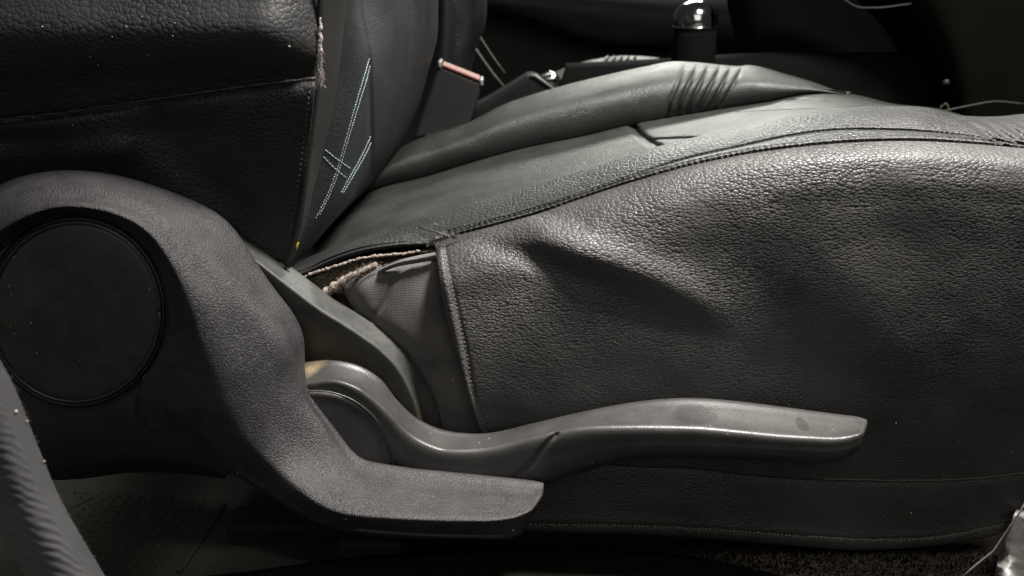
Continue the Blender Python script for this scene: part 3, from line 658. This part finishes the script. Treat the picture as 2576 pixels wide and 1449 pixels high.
cvr = [[(-120, 820, -.030), (100, 880, -.034), (300, 930, -.040), (420, 990, -.046), (520, 1060, -.050), (640, 1150, -.050)], [(-120, 1000, -.036), (60, 1030, -.040), (200, 1040, -.044), (340, 1060, -.050), (460, 1110, -.054), (590, 1180, -.054)],
       [(-120, 1080, -.036), (60, 1105, -.040), (200, 1110, -.044), (330, 1115, -.048), (450, 1140, -.052), (580, 1190, -.052)], [(-120, 1150, -.026), (60, 1172, -.030), (200, 1172, -.034), (320, 1160, -.040), (440, 1165, -.044), (570, 1196, -.046)], [(-120, 1190, .0), (60, 1208, .0), (200, 1205, .0), (320, 1190, .0), (440, 1190, .0), (565, 1205, .0)]]
M['shell_shade'] = plastic('shaded_shell_plastic', (.020, .0195, .0195), .6, 1500, .4, .3, 0)  # shell plastic again, with the shade below the cap put into its colour
loft('lower_side_cover', cvr, 80, 40, M['shell_shade'], seat, None, .003)
# ------------------------------------------------------------------ seat belt strap in front of the rear door pillar
me_rows = []
EDGE_R = [(-760, -600), (-420, 100), (-150, 600), (-40, 820), (0, 906), (31, 963), (84, 1094), (153, 1258), (214, 1366), (264, 1449), (330, 1560), (460, 1760)]
EDGE_L = [(-960, -600), (-620, 100), (-320, 600), (-190, 820), (-150, 906), (-125, 980), (-80, 1120), (-20, 1290), (30, 1400), (75, 1470), (130, 1570), (250, 1770)]
def strap_off(G):
    x, y = G[..., 0], G[..., 1]
    d, f, s = dist(G, EDGE_R); band = np.clip((d-34)/14, 0, 1)*np.clip((170-d)/20, 0, 1)
    ph = (y*1.0-x*.40+8*noise2(x, y, 120, 41))/22
    return -.00028*band*(np.sin(ph*6.2832)*.6+.9*noise2(x*.35, y, 24, 42)+.6)-.002*np.exp(-((d-90)/60)**2)
M['strap'] = weave('grey_webbing', (.029, .028, .029), .75, 1800, .6)
strap, _ = loft('seat_belt_strap', [[(a, b, -.188) for a, b in EDGE_R], [(p[0], p[1], -.200) for p in mixc(EDGE_R, EDGE_L, .5)], [(a, b, -.202) for a, b in EDGE_L]], 620, 60, M['strap'], None, strap_off, .0016)
tag(strap, 'blurred grey ribbed webbing strap with fuzzy edge in the lower left foreground', 'seat belt')
acc = Acc()
for k in range(260):
    f = random.random(); L = arc([(a, b, 0) for a, b in EDGE_R], 200)[int(f*199)]
    p = w1(L[0], L[1], -.188); acc.hair([p, p+Vector((random.uniform(.0005, .0018), 0, random.gauss(0, .0008)))], .0002)
acc.build('edge_fuzz', M['thread_grey'], strap)

# ------------------------------------------------------------------ rear floor mat with studs
mat_o = box('floor_mat', -.52, -.115, .0, .42, floor_z+.001, floor_z+.006, M['rubber'], None, .002)
tag(mat_o, 'black rubber floor mat with raised studs behind the seat', 'floor mat')
sm = None; cnt = 0
def onfloor(px, py, z):
    a = (px-1288)/F; v = (724.5-py)/F; dz = -math.sin(PITCH)+v*math.cos(PITCH); dy = math.cos(PITCH)+v*math.sin(PITCH); t = (z-CAM[2])/dz
    return Vector((a*t, CAM[1]+dy*t, z))
zt = floor_z+.006
for i in range(16):
    for j in range(13):
        px = 195+j*27+(i % 2)*13+i*3; py = 1238+i*14+j*2
        if px > 470-(i-4)*8 and py > 1290 or px > 520 or py > 1470: continue
        p = onfloor(px, py, zt)
        if sm is None:
            n = 8; V = [(.0034*r*math.cos(6.2832*k/n), .0034*r*math.sin(6.2832*k/n), z) for r, z in ((1, 0), (.85, .0018), (.45, .0026)) for k in range(n)]
            so = mesh('stud', V, [list(q) for q in gridfaces(3, n, True)]+[[16+k for k in range(n)]], M['rubber']); sm = so.data
        else: so = bpy.data.objects.new('stud', sm); C.objects.link(so)
        so.location = p; so.parent = mat_o
for (a, b) in (((160, 1285), (258, 1235)), ((565, 1270), (450, 1440))):
    q = [onfloor(a[0]+(b[0]-a[0])*t, a[1]+(b[1]-a[1])*t, zt+.001) for t in np.linspace(0, 1, 6)]
    tube('mat_rib', q, .0025, M['rubber'], mat_o, 6)

# ------------------------------------------------------------------ buckle, handbrake, gear lever
bk = thing('belt_buckle', 'black seat belt buckle with red release button standing beside the far bolster', 'buckle', w1(1120, 330, .46))
def prism(name, poly, Y0, Y1, mat, parent, bev=.003):
    n = len(poly); V = np.concatenate([W(np.array([(a, b, Y0) for a, b in poly], float)), W(np.array([(a, b, Y0) for a, b in poly], float))+np.array([0, Y1-Y0, 0])])
    o = mesh(name, V, [list(range(n)), [n+k for k in range(n)][::-1]]+[[k, n+k, n+(k+1) % n, (k+1) % n] for k in range(n)], mat, parent, False)
    if bev:
        m = o.modifiers.new('bevel', 'BEVEL'); m.width = bev; m.segments = 3
    return o
prism('body', [(1103, 163), (1213, 208), (1212, 222), (1176, 330), (1040, 350)], .45, .475, plastic('buckle_plastic', (.014, .014, .0135), .5, 600, .3, .35), bk, .004)
prism('release_button', [(1112, 161), (1207, 199), (1206, 205), (1111, 167)], .4485, .473, M['red'], bk, .001)
for a, b in ((1106, 160), (1211, 205)): prism('corner_clip', [(a-4, b-5), (a+4, b-3), (a+4, b+12), (a-3, b+8)], .448, .474, M['white'], bk, .001)
tube('rivet', [w1(1078, 346, .448), w1(1078, 346, .453)], .003, M['chrome'], bk, 8)
hb = thing('handbrake', 'black handbrake lever with angled end and chrome tip behind the far bolster', 'handbrake', w1(1200, 300, .52))
prism('grip', [(1190, 272), (1240, 245), (1325, 193), (1347, 190), (1395, 226), (1380, 300), (1180, 330)], .50, .54, M['dark'], hb, .006)
tube('edge_trim', [w1(*p) for p in ((1335, 189, .4995), (1347, 190, .4985), (1365, 203, .4985), (1392, 224, .4995))], .0018, M['white'], hb, 6)
tube('release_tip', [w1(*p) for p in ((1350, 200, .52), (1368, 191, .52), (1382, 184, .52), (1394, 190, .52), (1403, 199, .52))], [.003, .003, .0035, .004, .003], M['chrome'], hb, 8)
tube('release_tip', [w1(*p) for p in ((1362, 207, .515), (1380, 198, .515), (1394, 197, .515), (1402, 206, .515))], [.003, .004, .005, .003], M['chrome'], hb, 8)
gl = thing('gear_lever', 'black gear lever with shiny chrome topped knob', 'gear lever', w1(1750, 160, .56))
def lathe(name, prof, axis, base, mat, parent, n=24):
    ax = Vector(axis).normalized(); a = ax.cross(Vector((0, 1, .1))).normalized(); b = ax.cross(a); V = []
    for r, h in prof:
        for k in range(n): V.append(Vector(base)+ax*h+(a*math.cos(6.2832*k/n)+b*math.sin(6.2832*k/n))*r)
    return mesh(name, V, [list(q) for q in gridfaces(len(prof), n, True)]+[[(len(prof)-1)*n+k for k in range(n)]], mat, parent)
gb = w1(1742, 175, .56); gt = w1(1752, 8, .56); ax = gt-gb; H = ax.length
lathe('boot', [(.030, -.04), (.0275, 0), (.0272, H*.35), (.0268, H*.55), (.026, H*.64)], ax, gb, M['black'], gl)
lathe('knob', [(.0258, H*.56), (.0268, H*.62), (.0276, H*.66), (.0274, H*.675)], ax, gb, M['black'], gl)
kn = flat('smoked_chrome', (.35, .35, .34), .12, 1)
lathe('knob_top', [(.0276, H*.68), (.0279, H*.75), (.0268, H*.83), (.0235, H*.92), (.0175, H*.99), (.0095, H*1.035), (.001, H*1.05)], ax, gb, kn, gl)
lathe('chrome_ring', [(.0276, H*.66), (.0283, H*.67), (.0276, H*.68)], ax, gb, M['chrome'], gl)

# ------------------------------------------------------------------ passenger seat, far door, console and dash
ps = thing('passenger_seat', 'black passenger seat with pleated bolster glimpsed beyond the driver seat', 'car seat', (0, 1.0, floor_z))
pb1 = [(1085, -60), (1090, 60), (1075, 200), (1040, 330), (1000, 420)]; pb2 = [(1150, -60), (1150, 60), (1146, 150), (1120, 260), (1080, 400)]; pb3 = [(1209, -60), (1207, 60), (1180, 160), (1165, 230), (1130, 380)]
pbk, _ = loft('backrest', cols(([(a-60, b) for a, b in pb1], .80), (pb1, .66), (mixc(pb1, pb2, .5), .63), (pb2, .64), (mixc(pb2, pb3, .5), .645), (pb3, .68), ([(a+1, b) for a, b in pb3], .9)), 80, 50, M['blueblack'], ps, lambda G: groove(G, [(1143, -20), (1150, 83), (1142, 160)], 4, .006), .003, True)
acc = Acc(); stitches(acc, pbk, [(1143, -10), (1150, 83), (1142, 165)], 12, .6, .0012, .5); acc.build('stitching', M['thread_dark'], pbk)
pc = [[(1150, 420), (1300, 380), (1450, 330), (1650, 300), (1800, 300), (2000, 330)], [(1160, 330), (1300, 270), (1450, 200), (1600, 185), (1720, 190), (1900, 260)], [(1180, 300), (1320, 225), (1420, 172), (1520, 147), (1600, 143), (1660, 149), (1760, 180), (1900, 250)], [(1190, 310), (1330, 235), (1430, 180), (1530, 155), (1600, 150), (1660, 156), (1760, 186), (1900, 255)]]
PLP = [[(1520+k*17, 144), (1502+k*17, 165), (1492+k*17, 184)] for k in range(6)]
pcu, _ = loft('seat_cushion', cols((pc[0], .66), (pc[1], .655), (pc[2], .70), (pc[3], .76)), 260, 50, M['smooth'], ps, lambda G: sum(groove(G, l, 4, .004) for l in PLP), .003)
for k in range(5):
    A = np.array(PLP[k], float); B = np.array(PLP[k+1], float); mid = (A+B)/2; pts = []
    for p in arc(np.c_[mid, np.zeros(3)], 8):
        h = hit(pcu, p[0], p[1]+1)
        if h: pts.append(h[0])
    if len(pts) > 3: tube('pleat', pts, .0032, M['smooth'], pcu, 8)
for l in ([(1197, 123), (1215, 150), (1240, 185), (1272, 223)], [(1208, 93), (1225, 120), (1245, 150), (1270, 184)]):
    tube('piping', [w1(a, b, .62) for a, b in l], .0012 if l[0][0] > 1200 else .0017, M['thread_grey'], ps, 6)

pd = thing('passenger_door', 'dark grey passenger door trim curving across the far side of the cabin', 'car door', (.2, 1.3, floor_z))
dr = [[(1100, -80), (1300, -80), (1500, -80), (1700, -80), (1900, -80)], [(1100, -10), (1250, 5), (1400, 25), (1550, 45), (1700, 60), (1900, 60)], [(1100, 0), (1250, 20), (1350, 45), (1480, 82), (1600, 98), (1700, 96), (1900, 90)], [(1100, 20), (1250, 35), (1350, 60), (1480, 100), (1600, 115), (1700, 110), (1900, 105)], [(1100, 330), (1300, 330), (1500, 330), (1700, 330), (1900, 330)]]
loft('trim_panel', cols((dr[0], 1.22), (dr[1], 1.14), (dr[2], 1.15), (dr[3], 1.25), (dr[4], 1.28)), 80, 50, plastic('door_trim_plastic', (.03, .031, .03), .6, 500, .3, .3), pd, None, .004)

cs = thing('centre_console', 'black centre console and tunnel side beneath the gear lever', 'console', (.3, .6, floor_z))
loft('side_cover', cols(([(1400, 420), (1700, 400), (2000, 420), (2400, 430)], .56), ([(1400, 250), (1700, 230), (2000, 240), (2400, 260)], .56), ([(1420, 175), (1700, 160), (1900, 150), (2150, 150), (2400, 150)], .575), ([(1420, 160), (1700, 145), (1900, 135), (2150, 135), (2400, 140)], .66)), 60, 30, M['black'], cs, None, .004)

db = thing('dashboard', 'dark lower dashboard with pale panel edges above the driver footwell', 'dashboard', (.5, .5, floor_z))
K1 = [(1820, -80), (2140, -10), (2220, 68), (2262, 140), (2305, 217), (2330, 330)]
loft('knee_panel', cols((K1, .60), (mixc(K1, [(2700, -80), (2700, 80), (2700, 200), (2700, 400)], .08), .575), ([(2140, -120), (2300, 0), (2360, 100), (2400, 220), (2420, 330)], .50), ([(2480, -120), (2480, 0), (2490, 100), (2500, 220), (2510, 330)], .47), ([(2700, -120), (2700, 0), (2700, 100), (2700, 220), (2700, 330)], .42)), 60, 40, plastic('knee_panel_plastic', (.007, .0066, .005), .9, 500, .3, .05), db, None, .004)
loft('centre_stack', cols(([(1815, -80), (1840, 60), (1870, 160), (1900, 300)], .70), ([(1900, -80), (1910, 60), (1930, 160), (1950, 300)], .655), ([(2100, -80), (2100, 60), (2110, 160), (2130, 300)], .65), ([(2340, -80), (2340, 60), (2350, 160), (2350, 330)], .64)), 40, 30, M['black'], db, None, .004)
for l, Y in (([(2212, 66), (2235, 105), (2262, 145), (2285, 185), (2308, 219)], .585), ([(2144, 240), (2200, 229), (2250, 219), (2300, 217)], .575), ([(2121, -4), (2150, 16), (2200, 20), (2292, 10)], .50), ([(2376, 279), (2440, 266), (2500, 256), (2576, 262)], .40)):
    tube('panel_edge', [w1(a, b, Y) for a, b in arc([(x, y, 0) for x, y in l], 16)[:, :2]], .0014, flat('lighter_edge', (.012, .0115, .010), .7), db, 6)  # edge lines in a lighter tone than the knee panel
tube('screw_head', [w1(2380, 208, .46), w1(2380, 208, .475)], .0040, M['olive'], db, 10)
tube('wire_clip', [w1(*p) for p in ((2362, 278, .45), (2370, 266, .45), (2380, 260, .45), (2385, 268, .45), (2384, 280, .45))], .0012, M['felt'], db, 6)

# ------------------------------------------------------------------ sill carpet and plastic film
CT = [(1500, 1368), (1743, 1362), (1973, 1376), (2164, 1388), (2355, 1378), (2520, 1345), (2590, 1300)]
CBm = [(1500, 1480), (1743, 1490), (1973, 1490), (2164, 1490), (2355, 1490), (2520, 1490), (2620, 1490)]
cp, _ = loft('carpet_edge', cols((CT, .06), (mixc(CT, CBm, .2), .040), (mixc(CT, CBm, .5), .010), (CBm, -.002)), 160, 40, M['carpet'], None, lambda G: .004*noise2(G[..., 0], G[..., 1], 60, 51)+.002*noise2(G[..., 0], G[..., 1], 22, 52), .004)
tag(cp, 'fuzzy dark brown carpet edge below the seat skirt', 'carpet')
acc = Acc()
for k in range(4200):
    px = random.uniform(1650, 2530); w_ = np.clip((px-1650)/500, .15, 1)
    if random.random() > w_: continue
    py = random.uniform(1395, 1470); h = hit(cp, px, py)
    if not h: continue
    d = (h[1]+Vector((random.gauss(0, .9), random.gauss(0, .4), random.gauss(.3, .9)))).normalized(); L = random.uniform(.001, .0034)
    acc.hair([h[0], h[0]+d*L*.5, h[0]+d*L+Vector((random.gauss(0, .0015), 0, random.gauss(0, .0015)))], .00026)
acc.build('pile_fibres', M['fibre'], cp)
sl, _ = loft('door_sill', cols(([(-100, 1500), (600, 1440), (900, 1400), (1300, 1385), (1700, 1395), (2100, 1470), (2700, 1480)], .0), ([(-100, 1560), (600, 1520), (900, 1480), (1300, 1460), (1700, 1470), (2100, 1520), (2700, 1520)], -.05), ([(-100, 1700), (600, 1700), (900, 1700), (1300, 1700), (1700, 1700), (2100, 1700), (2700, 1700)], -.12)), 60, 20, M['sill'], None, None, .004)
sl['kind'] = 'structure'
film, nt, b = newmat('clear_film')
b.inputs['Base Color'].default_value = (.74, .70, .67, 1); b.inputs['Roughness'].default_value = .27; b.inputs['Specular IOR Level'].default_value = .5
nz = N(nt, 'ShaderNodeTexNoise', Scale=30, Detail=3.0); tc = nt.nodes.new('ShaderNodeTexCoord'); lk(nt, tc.outputs['Object'], nz.inputs['Vector'])
lk(nt, ramp(nt, nz.outputs['Fac'], [(.3, .45), (.7, .75)]), b.inputs['Alpha'])
PL_ = [(2640, 1150), (2576, 1245), (2545, 1305), (2527, 1340), (2512, 1400), (2500, 1470), (2495, 1520)]
def film_off(G):
    x, y = G[..., 0], G[..., 1]
    r = np.random.default_rng(61); o = 0
    for k in range(9):
        a = r.uniform(0, 3.14); L = r.uniform(45, 160); q = (x*np.cos(a)+y*np.sin(a)+18*noise2(x, y, 130, 70+k))/L+r.uniform(0, 1)
        o = o+np.abs(q-np.round(q))*L/2000*.35
    return o-.010
fm, _ = loft('plastic_film', cols((PL_, -.03), ([(a+10, b) for a, b in PL_], -.034), ([(a+90, b) for a, b in PL_], -.036), ([(a+190, b) for a, b in PL_], -.02)), 140, 90, film, None, film_off, .0004)
tag(fm, 'crumpled clear plastic film at the lower right corner', 'plastic film')
tube('folded_edge', [w1(a, b, -.036) for a, b in ((2600, 1225), (2565, 1290), (2530, 1340), (2500, 1385), (2450, 1425), (2400, 1470))], .0006, M['thread_grey'], fm, 6)

# ------------------------------------------------------------------ debris
yc, _ = loft('yellow_husk', cols(([(732, 636), (738, 616), (749, 609)], .006), ([(736, 636), (744, 622), (751, 611)], .001), ([(738, 636), (748, 626), (752, 613)], .006)), 10, 8, M['yellow'], None, None, .001)
tag(yc, 'tiny yellow husk caught at the backrest and cushion corner', 'crumb')
acc = Acc()
SP = {side: [(2253, 1063, 2), (2412, 1112, 1.5), (2428, 1164, 2), (2545, 1136, 2), (2372, 1193, 1.3), (2318, 1073, 1.4), (2302, 1132, 1), (2515, 1135, 1), (2180, 1150, 1), (1983, 1018, 1.2), (1240, 775, 1), (1547, 860, 1), (1690, 780, 1.2)],
      skirt: [(2286, 1222, 1.6), (2291, 1289, 3), (2505, 1240, 1.5), (2537, 1238, 1), (2340, 1260, 1), (2495, 1300, 1), (2152, 1207, 1.5), (1758, 1332, 2.4), (2420, 1307, 1.2)],
      capo: [(37, 646, 2.2), (25, 719, 2), (30, 741, 1.6), (18, 812, 1.4), (27, 819, 1.6), (79, 812, 2), (37, 839, 1.8), (377, 728, 2), (168, 832, 1.2), (94, 887, 1.6), (200, 907, 1.2)],
      recl: [(370, 1098, 2.2), (352, 1086, 1), (598, 1190, 1.6), (640, 905, 1), (1290, 1333, 2), (870, 1305, 1.4), (1090, 1250, 1.4), (1230, 1220, 1)],
      lever: [(1787, 1073, 1.6), (2093, 1082, 1.6), (1230, 1104, 1.6), (1206, 1115, 1.6), (1083, 1090, 1.4), (1790, 1036, 1.5), (1490, 1163, 1.5), (964, 1115, 1.2), (907, 1045, 1), (1830, 1092, 1.3)],
      bup: [(108, 67, 1.9), (318, 67, 1.5), (372, 138, 1.5), (248, 164, 1.7), (228, 142, 1.4), (283, 92, 1.4), (435, 90, 1.4), (358, 42, 1.4), (440, 58, 1.2), (727, 116, 2)],
      blp: [(184, 281, 2.2), (237, 300, 1.4), (184, 314, 1.4), (445, 440, 1.2)], strap: [(38, 1035, 3), (67, 1058, 2), (110, 1160, 2), (150, 1250, 2), (163, 1271, 2)],
      fabric: [(1139, 955, 2), (1014, 825, 1)], near: [(1097, 565, 1.6), (1170, 566, 1.4), (890, 516, 1.4)]}
for o, L in SP.items():
    for px, py, r in L:
        h = hit(o, px, py)
        if not h: continue
        rr = r*.00030; p = h[0]+h[1]*rr*.6
        V = [p+Vector(q)*rr*random.uniform(.6, 1.3) for q in ((1, 0, 0), (-1, 0, 0), (0, 1, 0), (0, -1, 0), (0, 0, 1), (0, 0, -1))]
        acc.add(V, [(0, 2, 4), (2, 1, 4), (1, 3, 4), (3, 0, 4), (2, 0, 5), (1, 2, 5), (3, 1, 5), (0, 3, 5)])
acc.build('dust_specks', M['dust'])
# wiped finger marks on the dusty lever top
h = hit(lever, 1748, 1042); h2 = hit(lever, 2018, 1068)
sp = []
if h: sp.append((h[0], (.0150, .012, .008), .9))
if h2: sp.append((h2[0], (.0045, .009, .007), .9))
if sp: stain(M['lever'], sp, (.019, .0185, .0175))
ds = []
for px, py, r, q in ((800, 880, .020, .8), (785, 860, .010, .7), (870, 905, .014, .55), (1050, 1050, .010, .6), (960, 960, .012, .4)):
    h = hit(trim, px, py)
    if h: ds.append((h[0], (r, r, r*1.0), q))
stain(M['trim'], ds, (.075, .056, .032), .5)
ds = []
for px, py, r, q in ((780, 930, .007, .8), (800, 912, .007, .5)):
    h = hit(lever, px, py)
    if h: ds.append((h[0], (r, r, r), q))
if ds: stain(M['lever'], ds, (.20, .15, .09), .35)
